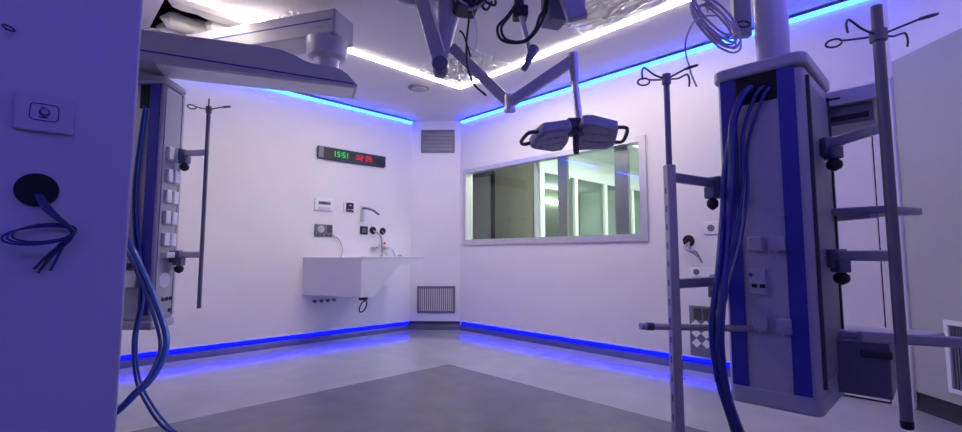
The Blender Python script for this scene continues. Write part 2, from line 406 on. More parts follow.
# ------------------------------------------------------------------ plates over the sink
def plate(name, x0, x1, z0, z1, m, lb, cat, d=.012):
    t = thing(name, lb, cat, ((x0+x1)/2, YL, z0)); bm = NB(); bb(bm, x0, x1, YL-d, YL, z0, z1); obj('cover_plate', bm, m, t, .004); return t
def wbox(x0, x1, z0, z1, d0, d1): 
    bm = NB(); bb(bm, x0, x1, YL-d1, YL-d0, z0, z1); return bm
t = plate('wall_switch', 2.52, 2.765, 1.655, 1.815, M['white'], 'white double rocker plate on the wall, upper left above sink', 'switch', .02)
for z, m in ((1.755, M['grille']), (1.685, M['alu'])): obj('rocker', wbox(2.565, 2.725, z-.02, z+.02, .019, .026), m, t, .003)
obj('marker', wbox(2.60, 2.68, 1.747, 1.765, .024, .029), M['dark'], t)
t = plate('wall_socket', 2.915, 3.085, 1.655, 1.795, M['white'], 'white plate with black socket insert above the sink', 'socket', .014)
obj('insert', wbox(2.945, 3.05, 1.665, 1.785, .013, .026), M['black'], t, .006)
for a_ in ((2.965, 2.985, 1.69, 1.70), (3.01, 3.045, 1.69, 1.70), (2.985, 3.015, 1.745, 1.755)): obj('contact', wbox(*a_, .025, .03), M['alu'], t)
t = plate('junction_box', 2.53, 2.765, 1.33, 1.485, M['grille'], 'open grey metal wiring box with a hanging cable beside the sink', 'wiring box', .016)
obj('recess', wbox(2.69, 2.755, 1.385, 1.475, .012, .02), M['dark'], t)
for x in (2.575, 2.62, 2.685, 2.735): obj('screw_hole', wbox(x-.012, x+.012, 1.337, 1.36, .014, .02), M['dark'], t)
bm = NB(); cyl(bm, (2.61, YL-.02, 1.425), (2.61, YL-.012, 1.425), .045); obj('round_cap', bm, M['alu'], t)
bm = NB(); tube(bm, [(2.75, YL-.02, 1.36), (2.83, YL-.04, 1.31), (2.88, YL-.05, 1.22), (2.885, YL-.06, 1.13), (2.84, YL-.08, 1.06)], .006); obj('cable', bm, M['cable_grey'], t)
t = plate('wall_socket', 3.16, 3.275, 1.375, 1.485, M['black'], 'small black framed socket just left of the round pipe holes', 'socket', .012)
obj('insert', wbox(3.187, 3.25, 1.40, 1.46, .011, .016), M['grille'], t); obj('bar', wbox(3.187, 3.25, 1.424, 1.434, .015, .019), M['dark'], t)
def hole(x, z, r, lb):
    t = thing('pipe_hole', lb, 'pipe hole', (x, YL, z-r))
    bm = NB(); lathe(bm, (x, YL-.004, z), (0, 1, 0), [(r, 0), (r, .003)], 24); obj('opening', bm, M['void'], t)
    bm = NB(); tube(bm, [(x+r*math.cos(a), YL-.005, z+r*math.sin(a)) for a in [k*PI/8 for k in range(16)]], .006, 6, 1, True); obj('rim', bm, M['dark'], t)
    return t
t = hole(3.355, 1.435, .048, 'black round pipe hole with water pipe, left one above sink')
bm = NB(); tube(bm, [(3.36, YL-.01, 1.43), (3.40, YL-.05, 1.40), (3.445, YL-.07, 1.34), (3.46, YL-.07, 1.2), (3.46, YL-.07, 1.05)], .012); obj('water_pipe', bm, M['steel'], t)
t = hole(3.51, 1.43, .045, 'black round pipe hole, right one above the sink')
bm = NB(); tube(bm, [(3.50, YL-.006, 1.44), (3.505, YL-.02, 1.42), (3.53, YL-.02, 1.40)], .008); obj('pipe_stub', bm, M['steel'], t)
t = thing('water_spout', 'slim steel spout sloping out of the wall above the sink', 'spout', (3.2, YL, 1.7))
bm = NB(); tube(bm, [(3.19, YL-.01, 1.725), (3.20, YL-.10, 1.72), (3.23, YL-.2, 1.69), (3.26, YL-.30, 1.63)], .016); obj('spout_pipe', bm, M['dark_steel'], t)
bm = NB(); bb(bm, 3.165, 3.215, YL-.018, YL, 1.55, 1.76); obj('back_plate', bm, M['alu'], t, .004)
t = thing('soap_controls', 'small white control block with red and green dots over the sink', 'control block', (3.49, YL, 1.2))
bm = NB(); bb(bm, 3.44, 3.58, YL-.02, YL, 1.235, 1.29); obj('block', bm, M['white_matte'], t, .006)
for x, m in ((3.492, 'green'), (3.535, 'red')):
    bm = NB(); lathe(bm, (x, YL-.026, 1.262), (0, 1, 0), [(.018, 0), (.018, .006)], 16); obj('button', bm, M[m], t, label=m+' dot')
for x, lb in ((3.37, 'thin grey shelf bracket left of the water pipe'), (3.56, 'thin grey shelf bracket right of the water pipe')):
    bm = NB(); bb(bm, x-.045, x+.045, YL-.06, YL, 1.195, 1.212); tag(obj('soap_bracket', bm, M['alu'], None, .003), lb, 'bracket')
for i, (pts, lb) in enumerate((([(3.40, 5.45, 1.06), (3.39, 5.44, 1.11), (3.44, 5.42, 1.125), (3.47, 5.42, 1.10)], 'small chrome tap left of the pipe on the sink rim'),
                               ([(3.66, 5.5, 1.06), (3.63, 5.48, 1.12), (3.60, 5.46, 1.15), (3.57, 5.45, 1.17)], 'small chrome lever leaning behind the sink rim'),
                               ([(3.78, 5.5, 1.06), (3.75, 5.48, 1.09), (3.70, 5.46, 1.105), (3.68, 5.45, 1.09)], 'rightmost small chrome tap on the sink rim'))):
    bm = NB(); tube(bm, pts, .012); tag(obj('sink_tap', bm, M['alu']), lb, 'tap')

# ------------------------------------------------------------------ sink
t = thing('wall_sink', 'large white wall-hung scrub sink with tapering right end', 'sink', (2.9, YL, .62))
YF = 4.75; zt = 1.072; zb = .622
front = [(2.71, zb), (2.88, zb), (3.23, .985), (3.57, .99), (3.57, zt), (2.71, zt)]
bm = NB(); front.insert(5, (3.23, zt))
fv = [bm.verts.new((x, YF, z)) for x, z in front]; bv = [bm.verts.new((x if x != 2.71 else 2.40, YL, z)) for x, z in front]; n = len(fv)
for q in (fv, bv):
    bm.faces.new([q[k] for k in (0, 1, 2, 5, 6)]); bm.faces.new([q[k] for k in (2, 3, 4, 5)])
for i in (0, 1, 2, 3, 6): bm.faces.new((fv[i], bv[i], bv[(i+1) % n], fv[(i+1) % n]))
ring = [fv[4], fv[5], fv[6], bv[6], bv[5], bv[4]]
inn = [(3.52, YF+.05), (3.23, YF+.05), (2.75, YF+.05), (2.50, YL-.14), (3.23, YL-.14), (3.52, YL-.14)]
i1 = [bm.verts.new((x, y, zt)) for x, y in inn]; i2 = [bm.verts.new((x+(.03 if x < 3 else 0), y, zt-.055)) for x, y in inn]
for k in range(6):
    bm.faces.new((ring[k], ring[(k+1) % 6], i1[(k+1) % 6], i1[k])); bm.faces.new((i1[k], i1[(k+1) % 6], i2[(k+1) % 6], i2[k]))
bm.faces.new(i2)
obj('basin', bm, M['corian'], t)
bm = NB(); bb(bm, 2.712, 3.575, YF-.006, YF+.04, zt+.0015, zt+.010); obj('rim', bm, M['white'], t)
bm = NB(); lathe(bm, (2.84, 4.92, .575), (0, 0, 1), [(.05, 0), (.055, .02), (.055, .048)], 20); obj('drain', bm, M['black'], t)
bm = NB(); tube(bm, [(2.84+.06*math.cos(a)*(1 if k < 9 else .95), 4.92+.02*math.cos(a), .50+.055*math.sin(a)+.03*math.cos(a)) for k, a in enumerate([i*2*PI/14 for i in range(14)])], .008, 6, 3, True); obj('drain_hose', bm, M['black'], t)
for k, x in enumerate((2.545, 2.63, 2.715, 2.80)):
    t2 = thing('pipe_stub', ('first', 'second', 'third', 'fourth')[k]+' from the left of four capped pipe stubs under the sink', 'pipe stub', (x, YL, .5), 'capped pipe stubs under the sink')
    bm = NB(); lathe(bm, (x, YL-.04, .535), (0, 1, 0), [(.018, 0), (.018, .04)], 14); obj('stub', bm, M['alu'], t2)
    bm = NB(); lathe(bm, (x, YL-.052, .535), (0, 1, 0), [(.022, 0), (.022, .014)], 14); obj('cap', bm, M['grille'], t2)

# ------------------------------------------------------------------ right wall fittings
t = thing('wall_socket', 'white square socket on the right wall between pole and column', 'socket', (XR, 1.60, 1.29))
bm = NB(); bb(bm, XR-.012, XR, 1.535, 1.665, 1.29, 1.405); obj('cover_plate', bm, M['white'], t, .004)
bm = NB(); lathe(bm, (XR-.016, 1.60, 1.348), (1, 0, 0), [(.03, 0), (.032, .005)], 20); obj('well', bm, M['grille'], t)
t = thing('cable_outlet', 'small black wall hole with short loose wires on the right wall', 'cable outlet', (XR, 1.8, 1.15))
bm = NB(); lathe(bm, (XR-.005, 1.81, 1.235), (1, 0, 0), [(.055, 0), (.055, .004)], 24); obj('opening', bm, M['void'], t)
for k in range(4):
    bm = NB(); tube(bm, [(XR-.01, 1.80, 1.22), (XR-.05, 1.84-.02*k, 1.17-.01*k), (XR-.06, 1.78-.02*k, 1.13), (XR-.05, 1.72-.015*k, 1.10-.025*k)], .006, 6); obj('wire', bm, M['dark_steel' if k % 2 else 'cable_grey'], t)
t = thing('wall_socket', 'white horizontal socket strip low on the right wall behind the pole', 'socket', (XR, 1.66, .9))
bm = NB(); bb(bm, XR-.014, XR, 1.50, 1.80, .90, .985); obj('cover_plate', bm, M['white'], t, .004)
bm = NB(); lathe(bm, (XR-.018, 1.745, .942), (1, 0, 0), [(.026, 0), (.028, .005)], 20); obj('well', bm, M['grille'], t)
t = thing('outlet_panel', 'grey wall panel with pale diamond shapes near the floor', 'wall panel', (XR, 1.7, .17))
bm = NB(); bb(bm, XR-.014, XR, 1.56, 1.825, .17, .63); obj('panel', bm, M['grille'], t, .004)
for z in (.46, .38, .29):
    for y in (1.765, 1.675, 1.60)[:2]:
        bm = NB(); s_ = .042
        prism(bm, [(XR-.022, y-s_, z), (XR-.022, y, z+s_), (XR-.022, y+s_, z), (XR-.022, y, z-s_)], (.009, 0, 0)); obj('diamond', bm, M['white'], t)
for y in (1.745, 1.66):
    bm = NB(); bb(bm, XR-.019, XR-.013, y-.035, y+.035, .50, .61); obj('slot', bm, M['dark'], t)

# ------------------------------------------------------------------ near wall fittings (face at Y = 1.3)
YN = 1.3
t = thing('hand_sensor', 'white touchless switch plate with hand symbol on the near wall', 'switch', (.005, YN, 1.355))
bm = NB(); bb(bm, -.040, .052, YN-.010, YN, 1.350, 1.428); obj('cover_plate', bm, mat('sensor_plate', (.50, .48, .49), .45, var=.02), t, .004, 3)
def rrect(cx, cz, w, h, r):
    P = []
    for sx, sz, a0 in ((1, 1, 0), (-1, 1, PI/2), (-1, -1, PI), (1, -1, 1.5*PI)):
        for k in range(5): P.append((cx+sx*(w/2-r)+r*math.cos(a0+k*PI/8), YN-.0105, cz+sz*(h/2-r)+r*math.sin(a0+k*PI/8)))
    return P
icon = mat('icon_navy', (.05, .05, .12), .5)
bm = NB(); tube(bm, rrect(.005, 1.3905, .043, .034, .007), .0010, 6, 1, True); obj('symbol_border', bm, icon, t)
bm = NB(); lathe(bm, (.005, YN-.0112, 1.3905), (0, 1, 0), [(.0085, 0), (.009, .0015)], 24)
bb(bm, -.003, .011, YN-.0112, YN-.0098, 1.3785, 1.3815); bb(bm, -.001, .006, YN-.0112, YN-.0098, 1.3995, 1.4012); obj('hand_symbol', bm, icon, t)
bm = NB(); lathe(bm, (.0055, YN-.0125, 1.392), (0, 1, 0), [(.005, 0), (.0055, .0015)], 20); obj('symbol_palm', bm, M['cable_grey'], t)
t = thing('cable_outlet', 'large black round cable hole with coiled wires on near wall', 'cable outlet', (.003, YN, 1.15))
bm = NB(); lathe(bm, (.003, YN-.006, 1.2315), (0, 1, 0), [(.033, 0), (.034, .005)], 32); obj('opening', bm, M['void'], t)
c0 = Vector((.020, YN-.032, 1.1445))
for k in range(3):
    r_ = .046+.003*k
    P = [c0+Vector((r_*math.cos(a)-.004*k, 0.016*math.sin(a), .019*math.sin(a+.35)-.003*k)) for a in [i*2*PI/12 for i in range(12)]]
    bm = NB(); tube(bm, P, .0022, 6, 4, True); obj('wire_coil', bm, M['hose_dark' if k else 'dark'], t)
for k in range(4):
    e = (.0, -.012, .012, -.006)[k]
    bm = NB(); tube(bm, [(.002+.003*k, YN-.004, 1.222), (.016+.004*k, YN-.03, 1.19), (.050+.004*k, YN-.036, 1.158-.003*k), (.060-.003*k, YN-.030, 1.135), (.036+e*.6, YN-.022, 1.103), (.020+e, YN-.016, 1.076-.004*k)], .0026, 6); obj('wire', bm, M['dark' if k % 2 else 'hose_dark'], t)
t = thing('wall_hook', 'small dark metal eye screwed high into the near wall', 'hook', (-.058, YN, 1.53))
bm = NB(); tube(bm, [(-.056+.009*math.cos(a), YN-.013+.006*math.sin(a)*.5, 1.548-.003*math.cos(a)+.0045*math.sin(a)) for a in [i*PI/6 for i in range(12)]], .0019, 6, 1, True); obj('ring', bm, M['dark'], t)
bm = NB(); cyl(bm, (-.060, YN, 1.548), (-.060, YN-.010, 1.548), .0016, n=8); obj('shank', bm, M['dark'], t)

# ------------------------------------------------------------------ ceiling clutter
t = thing('smoke_detector', 'flat round grey disc on the ceiling in front of far corner', 'ceiling disc', (3.17, 4.31, H))
bm = NB(); lathe(bm, (3.24, 4.42, H), (0, 0, -1), [(.13, 0), (.13, .008), (.11, .016)], 32); obj('disc', bm, M['grille'], t)
bm = NB(); lathe(bm, (3.24, 4.42, H-.017), (0, 0, -1), [(.09, 0), (.085, .006)], 32); obj('inner_disc', bm, M['cable_grey'], t)
def bundle(p0, p1, r, lb):
    p0, p1 = Vector(p0), Vector(p1); bm = NB(); prof = []
    L = (p1-p0).length; K = 14
    for i in range(K+1):
        u_ = i/K; e = min(1, math.sqrt(max(0, 1-(2*u_-1)**8)))
        prof.append((max(.004, r*e*(1+.10*math.sin(u_*17+r*90)+.05*random.uniform(-1, 1))), L*u_))
    lathe(bm, p0, p1-p0, prof, 18)
    for v in bm.verts: v.co += Vector([random.uniform(-1, 1)*.004 for _ in range(3)])
    return tag(obj('wrapped_filter', bm, M['bundle']), lb, 'wrapped filter', 'plastic-wrapped white rolls in the open ceiling hatch')
for i, (x0, x1, y, z, lb) in enumerate(((.66, 1.48, 4.30, 3.20, 'white plastic-wrapped roll nearest the bright light line in ceiling hatch'),
                                      (.98, 1.50, 4.44, 3.13, 'white plastic-wrapped roll second from the light line in ceiling hatch'),
                                      (.68, 1.50, 4.60, 3.14, 'long white plastic-wrapped roll third from the light line in hatch'),
                                      (.68, 1.50, 4.78, 3.12, 'white plastic-wrapped roll farthest from the light line in hatch'))):
    bundle((x0+.01, y+.085, z), (x1+.02, y+.085, z), .075, lb)

def film(x0, x1, y0, y1, amp, lb, drop):
    bm = NB(); K = 18; g = [[None]*(K+1) for _ in range(K+1)]
    for i in range(K+1):
        for j in range(K+1):
            u_, v_ = i/K, j/K
            d = drop*(math.sin(PI*u_)*math.sin(PI*v_))**.6
            g[i][j] = bm.verts.new((x0+(x1-x0)*u_+random.uniform(-1, 1)*.012, y0+(y1-y0)*v_+random.uniform(-1, 1)*.012, H-.018-d*.5-abs(random.gauss(0, amp*.6))))
    for i in range(K):
        for j in range(K):
            bm.faces.new((g[i][j], g[i+1][j], g[i+1][j+1])); bm.faces.new((g[i][j], g[i+1][j+1], g[i][j+1]))
    o = obj('plastic_film', bm, M['film'], None); o.data.polygons.foreach_set('use_smooth', [False]*len(o.data.polygons))
    s_ = o.modifiers.new('skin', 'SOLIDIFY'); s_.thickness = .0015
    return tag(o, lb, 'plastic film')
film(2.85, 3.50, 3.15, 3.98, .022, 'crumpled clear plastic film under the corner of the white light line', .05)
film(3.02, 3.50, 1.15, 2.25, .022, 'crumpled clear plastic film over the hatch beside the window wall', .06)
film(1.38, 1.78, 3.68, 4.0, .02, 'crumpled clear plastic film above the left ceiling arm', .05)
for (x0, x1, y0, y1), lb in (((3.0, 3.50, 3.30, 3.95), 'grey filter grid in the ceiling hatch at the light line corner'), ((3.10, 3.51, 1.25, 2.15), 'grey filter grid in the ceiling hatch beside the window wall')):
    bm = NB()
    for k in range(9):
        x = x0+(x1-x0)*(k+.5)/9; bb(bm, x-.012, x+.012, y0+.005, y1-.005, H+.03, H+.05)
    for k in range(4):
        y = y0+(y1-y0)*(k+.5)/4; bb(bm, x0+.005, x1-.005, y-.012, y+.012, H+.05, H+.07)
    tag(obj('filter_grid', bm, M['alu']), lb, 'filter grid')

# ------------------------------------------------------------------ IV pole with four hooks
_tv = V(.11, -.13, 0); TILT = math.atan2(_tv.y, _tv.x); _tv = V(.13, .045, 0); TILT2 = math.atan2(_tv.y, _tv.x)
def hook_head(t, top, r, reach, mt, tilt, tilt2):
    c = Vector(top)
    bm = NB(); lathe(bm, c+Vector((0, 0, -.055)), (0, 0, 1), [(r*1.5, 0), (r*1.5, .045)], 16); obj('collar', bm, mt, t)
    for k in range(4):
        a = (tilt if k % 2 == 0 else tilt2) + (k//2)*PI; d = Vector((math.cos(a), math.sin(a), 0)); s_ = Vector((-d.y, d.x, 0)); z = Vector((0, 0, 1)); o_ = c+Vector((0, 0, -.03))
        q = o_+d*(reach*.62+.030)+z*.018
        P = [o_+d*r, o_+d*reach*.35+z*.008, q-d*.030+s_*.004] + [q+d*.028*-math.cos(b_)+s_*.019*math.sin(b_)+z*.010*math.sin(b_) for b_ in (.7, 1.3, 2.0, 2.7, 3.4, 4.1, 4.8, 5.4, 5.9)] if k % 2 == 0 else \
            [o_+d*r, o_+d*reach*.5+z*.01, o_+d*reach*.8+z*.03, o_+d*reach*.93+z*.035, o_+d*reach*1.0+z*.012, o_+d*reach*.97-z*.02]
        bm = NB(); tube(bm, P, .0042, 7, 5); obj('hook', bm, M['dark'], t)

def clamp(t, at_, toward, mt, arm_m, flip=1, knob=.026):
    """bracket on the column at `at_`, round arm to the pole at `toward`, star knob below"""
    a, p = Vector(at_), Vector(toward); d = (p-a); d.z = 0; d.normalize(); s_ = Vector((-d.y, d.x, 0))
    bm = NB(); beam(bm, a-d*.01, a+d*.055, .07, .085); c = obj('clamp', bm, mt, t, .006)
    bm = NB(); beam(bm, a+d*.02-Vector((0, 0, .035)), a+d*.085-Vector((0, 0, .035)), .05, .055); obj('jaw', bm, mt, c, .006)
    bm = NB(); lathe(bm, a+d*.055-Vector((0, 0, .105)), (0, 0, 1), [(.006, -.012), (knob*.8, 0), (knob, .012), (knob*.95, .03), (knob*.5, .042), (.008, .05)], 14); obj('knob', bm, M['black'], c)
    bm = NB(); beam(bm, a+d*.05+Vector((0, 0, .012)), p+Vector((0, 0, .012)), .026, .044); obj('support_arm', bm, arm_m, t, .008, 3)

# ------------------------------------------------------------------ right supply column
PX, PY, PW, PD, PZ0, PZ1 = 2.35, .435, .352, .54, .465, 1.985
t = thing('supply_column', 'tall ceiling-hung supply column with navy strips in right foreground', 'supply column', (PX+PD/2, PY+PW/2, PZ0))
def rprism(x0, x1, y0, y1, z0, z1, r, n=6):
    P = []
    for cx, cy, a0 in ((x1-r, y1-r, 0), (x0+r, y1-r, PI/2), (x0+r, y0+r, PI), (x1-r, y0+r, 1.5*PI)):
        for k in range(n+1): P.append((cx+r*math.cos(a0+k*PI/2/n), cy+r*math.sin(a0+k*PI/2/n), z0))
    bm = NB(); prism(bm, P, (0, 0, z1-z0)); return bm
obj('column_body', rprism(PX, PX+PD, PY, PY+PW, PZ0+.05, PZ1-.07, .035), M['body'], t)
obj('bottom_cap', rprism(PX-.002, PX+PD+.002, PY-.002, PY+PW+.002, PZ0-.03, PZ0+.055, .037), M['body'], t, .014, 3)
obj('top_cap', rprism(PX-.016, PX+PD+.016, PY-.016, PY+PW+.016, PZ1-.058, PZ1, .05), M['cap'], t, .012, 3)
for y0, y1 in ((PY+.030, PY+.095), (PY+PW-.085, PY+PW-.020)):
    bm = NB(); bb(bm, PX-.006, PX+.01, y0, y1, PZ0+.050, PZ1-.058); obj('strip', bm, M['strip'], t)
bm = NB(); bb(bm, PX-.004, PX+.004, PY+.098, PY+PW-.090, PZ1-.19, PZ1-.058); obj('opening', bm, M['void'], t)
bm = NB(); bb(bm, PX+.06, PX+PD-.05, PY-.005, PY+.01, PZ0+.10, PZ1-.12); obj('side_panel', bm, M['side_grey'], t)
for x in (PX+.05, PX+PD-.05):
    bm = NB(); bb(bm, x-.008, x+.008, PY-.014, PY, PZ0+.08, PZ1-.10); obj('rail', bm, M['dark'], t)
for y, z in ((PY+.125, 1.15), (PY+.21, 1.15), (PY+.118, .795), (PY+.205, .80)):
    bm = NB(); bb(bm, PX-.028, PX+.004, y-.029, y+.029, z-.033, z+.033); s_ = obj('socket_cover', bm, M['body'], t, .006, 3)
    bm = NB(); bb(bm, PX-.032, PX-.028, y-.004, y+.004, z-.036, z-.030); obj('latch', bm, M['alu'], s_)
bm = NB(); bb(bm, PX-.016, PX+.004, PY+.175, PY+.245, .925, 1.04); s_ = obj('data_socket', bm, M['body'], t, .004)
bm = NB()
for y in (PY+.190, PY+.222): bb(bm, PX-.018, PX-.010, y-.011, y+.011, .955, .972)
obj('port', bm, M['black'], s_)
bm = NB(); cyl(bm, (PX-.012, PY+.235, 1.012), (PX-.018, PY+.235, 1.012), .009); obj('lamp_dot', bm, M['strip'], s_)
bm = NB(); cyl(bm, (PX+.30, PY+PW/2, PZ1), (PX+.30, PY+PW/2, H-.03), .075, n=32); obj('ceiling_tube', bm, M['body'], t)
bm = NB(); lathe(bm, (PX+.30, PY+PW/2, H-.03), (0, 0, 1), [(.17, 0), (.17, .03)], 32); obj('ceiling_flange', bm, M['body'], t)
bm = NB(); lathe(bm, (PX+.05, PY+.18, PZ1-.002), (0, 0, 1), [(.008, 0), (.008, .006), (.003, .01)], 10); obj('screw', bm, M['alu'], t)

# IV pole held on the left of the column
lp = V(.828, 2.02, 0)
t = thing('iv_pole', 'four-hook drip pole on a square tube left of the foreground column', 'drip pole', (lp.x, lp.y, .2))
bm = NB(); cyl(bm, (lp.x, lp.y, 1.3), (lp.x, lp.y, 1.905), .0128); obj('pole', bm, M['dark_steel'], t)
ang = math.atan2(-lp.y, -lp.x)
R = Matrix.Rotation(math.radians(52), 3, 'Z')
bm = NB(); bx(bm, (lp.x, lp.y, .83), (.040, .040, 1.33), R); st = obj('square_tube', bm, M['steel'], t, .004)
for k in range(14):
    bm = NB(); bx(bm, (lp.x, lp.y, .34+.08*k), (.010, .0415, .026), R); obj('adjustment_slot', bm, M['dark'], st)
hook_head(t, (lp.x, lp.y, 1.915), .0128, .13, M['dark_steel'], TILT, TILT2)
ca = V(1.13, 2.24, 0)
for z in (1.43, .965):
    clamp(t, (PX+.02, PY+PW+.015, z), (lp.x, lp.y, z), M['navy'], M['steel'])
t = thing('side_rail', 'horizontal grey tube rail with dark tip crossing the left drip pole', 'rail', (lp.x, lp.y, .78))
r0, r1 = V(.675, 2.0, .80), V(1.30, 2.14, .765)
bm = NB(); cyl(bm, r0, r1, .0145); obj('tube', bm, M['steel'], t)
bm = NB(); cyl(bm, r0.lerp(r1, .04), r0.lerp(r1, .09), .0165); obj('dark_ring', bm, M['dark'], t)

# IV pole held on the right of the column
rp = V(1.595, 1.80, 0)
t = thing('iv_pole', 'round dark drip pole with four hooks at the right of the photo', 'drip pole', (rp.x, rp.y, .47))
bm = NB(); cyl(bm, (rp.x, rp.y, .47), (rp.x, rp.y, 2.10), .0195); obj('pole', bm, M['dark_steel'], t)
bm = NB(); lathe(bm, (rp.x, rp.y, .452), (0, 0, 1), [(.017, 0), (.021, .006), (.021, .03)], 20); obj('foot_cap', bm, M['black'], t)
hook_head(t, (rp.x, rp.y, 2.01), .0195, .185, M['dark_steel'], TILT, TILT2)
for z in (1.595, 1.085): clamp(t, (PX+.28, PY-.015, z), (rp.x, rp.y, z), M['navy'], M['alu'], knob=.032)

# shelf, drawer unit and top box behind the right pole
fd = Vector((.0, -1, 0))
def tray(name, lb, cat, near, dirl, dirb, wl, wb, z0, z1, m, bev=.008):
    n = Vector(near); L = Vector(dirl).normalized(); Bk = Vector(dirb).normalized()
    P = [n, n+L*wl, n+L*wl+Bk*wb, n+Bk*wb]
    bm = NB(); prism(bm, [Vector((p.x, p.y, z0)) for p in P], (0, 0, z1-z0))
    return bm, P
a = math.radians
dl = V(-.74, .67, 0); db = V(.92, .39, 0)
t = thing('equipment_shelf', 'flat grey shelf plate on the column behind right drip pole, upper', 'shelf', V(1.80, 2.1, 1.28))
bm, P = tray('', '', '', V(1.84, 2.10, 0), dl, db, .44, .30, 1.29, 1.325, None); obj('plate', bm, M['shelf'], t, .008)
bm = NB(); beam(bm, P[0].lerp(P[1], .1)+Vector((0, 0, 1.28)), P[3].lerp(P[2], .9)+Vector((0, 0, 1.28)), .04, .02); obj('underside_rib', bm, M['cap'], t)
t = thing('drawer_unit', 'blue grey drawer box under a shelf plate with long side rail, lower right', 'drawer unit', V(1.75, 2.1, .5))
bm, P = tray('', '', '', V(1.86, 2.06, 0), dl, db, .52, .30, .715, .745, None); obj('top_plate', bm, M['cap'], t, .006)
bm, P = tray('', '', '', V(1.775, 2.06, 0), dl, V(.70, .71, 0), .46, .26, .475, .715, None); dbx = obj('drawer', bm, M['navy'], t, .006)
bm = NB(); q = P[0].lerp(P[1], -.02); beam(bm, Vector((q.x, q.y, .665)), Vector((P[0].lerp(P[1], .22).x, P[0].lerp(P[1], .22).y, .665)), .03, .035); obj('handle', bm, M['dark'], dbx, .008)
r0 = V(1.62, 2.03, .752); r1 = V(2.35, 1.98, .715)
bm = NB(); beam(bm, r0, r1, .03, .045); obj('side_rail', bm, M['cap'], t, .008)
t = thing('equipment_box', 'pale grey box with a slot behind the column, high at right', 'equipment box', V(1.78, 2.25, 1.78))
p0 = V(1.60, 2.42, 0); p1 = V(1.88, 2.13, 0); d_ = (p1-p0).normalized(); bk = V(.70, .72, 0).normalized()
def boxp(z0, z1, s0, s1, dep, off=0):
    a0 = p0+d_*s0+bk*off; a1 = p0+d_*s1+bk*off; bm = NB(); prism(bm, [Vector((q.x, q.y, z0)) for q in (a0, a1, a1+bk*dep, a0+bk*dep)], (0, 0, z1-z0)); return bm
L_ = (p1-p0).length
obj('upper_case', boxp(1.84, 1.915, 0, L_, .25), M['corian'], t, .006)
obj('lower_case', boxp(1.745, 1.835, 0, L_-.03, .25, .03), M['grille'], t, .006)
obj('shadow_gap', boxp(1.765, 1.79, .02, L_-.05, .01, .024), M['black'], t)
obj('slot', boxp(1.868, 1.878, L_*.42, L_*.62, .006, -.003), M['black'], t)

# hoses hanging at the left of the right column
def hose(pts, r, m, lb, group=None, tipm=None):
    bm = NB(); tube(bm, pts, r, 8, 6); o = obj('gas_hose', bm, M[m]); return tag(o, lb, 'hose', group)
P0 = V(1.19, 2.08, 0)
def hp(px, z, d): return V(px, d, z)
hose([(PX+.0, PY+.20, 1.87), (PX-.035, PY+.225, 1.83), V(1.155, 2.09, 1.70), V(1.125, 2.07, 1.45), V(1.08, 2.04, 1.2), V(1.02, 1.98, .95), V(.985, 1.95, .75), V(1.0, 1.95, .55), V(1.05, 1.93, .36), V(1.12, 1.9, .1), V(1.16, 1.88, 0.048)], .0165, 'hose_dark', 'thickest navy hose running down left side of foreground column')
hose([(PX+.0, PY+.15, 1.86), (PX-.03, PY+.175, 1.82), V(1.20, 2.09, 1.66), V(1.175, 2.07, 1.42), V(1.12, 2.04, 1.2), V(1.03, 1.99, .95), V(.995, 1.96, .72), V(1.01, 1.955, .5), V(1.07, 1.94, .3), V(1.17, 1.92, 0.042)], .009, 'hose_dark', 'medium navy hose arching out of the foreground column opening')
hose([(PX+.0, PY+.225, 1.86), (PX-.03, PY+.25, 1.80), V(1.115, 2.10, 1.5), V(1.075, 2.06, 1.3), V(1.01, 2.0, 1.02), V(.965, 1.98, .8), V(.97, 1.96, .6), V(1.02, 1.95, .4), V(1.075, 1.93, .15), V(1.11, 1.9, 0.042)], .0115, 'hose_dark', 'thin navy hose left of the thick one on foreground column')
hose([(PX+.0, PY+.125, 1.85), (PX-.025, PY+.15, 1.80), V(1.215, 2.085, 1.6), V(1.195, 2.07, 1.38), V(1.14, 2.05, 1.15), V(1.06, 2.02, .95), V(1.015, 2.0, .8)], .0075, 'hose_dark', 'slim navy hose nearest the middle of foreground column face')
t = thing('thin_cable', 'thin dark cable with inline plug hanging lowest beside the column hoses', 'cable', V(1.02, 1.9, .1))
bm = NB(); tube(bm, [V(.985, 2.0, .95), V(.985, 1.97, .65), V(1.0, 1.95, .47), V(1.035, 1.93, .30), V(1.06, 1.92, .12), V(1.09, 1.9, 0.042)], .006); obj('cord', bm, M['dark'], t)
bm = NB(); cyl(bm, V(1.045, 1.925, .25), V(1.052, 1.925, .215), .012); obj('plug', bm, M['black'], t)

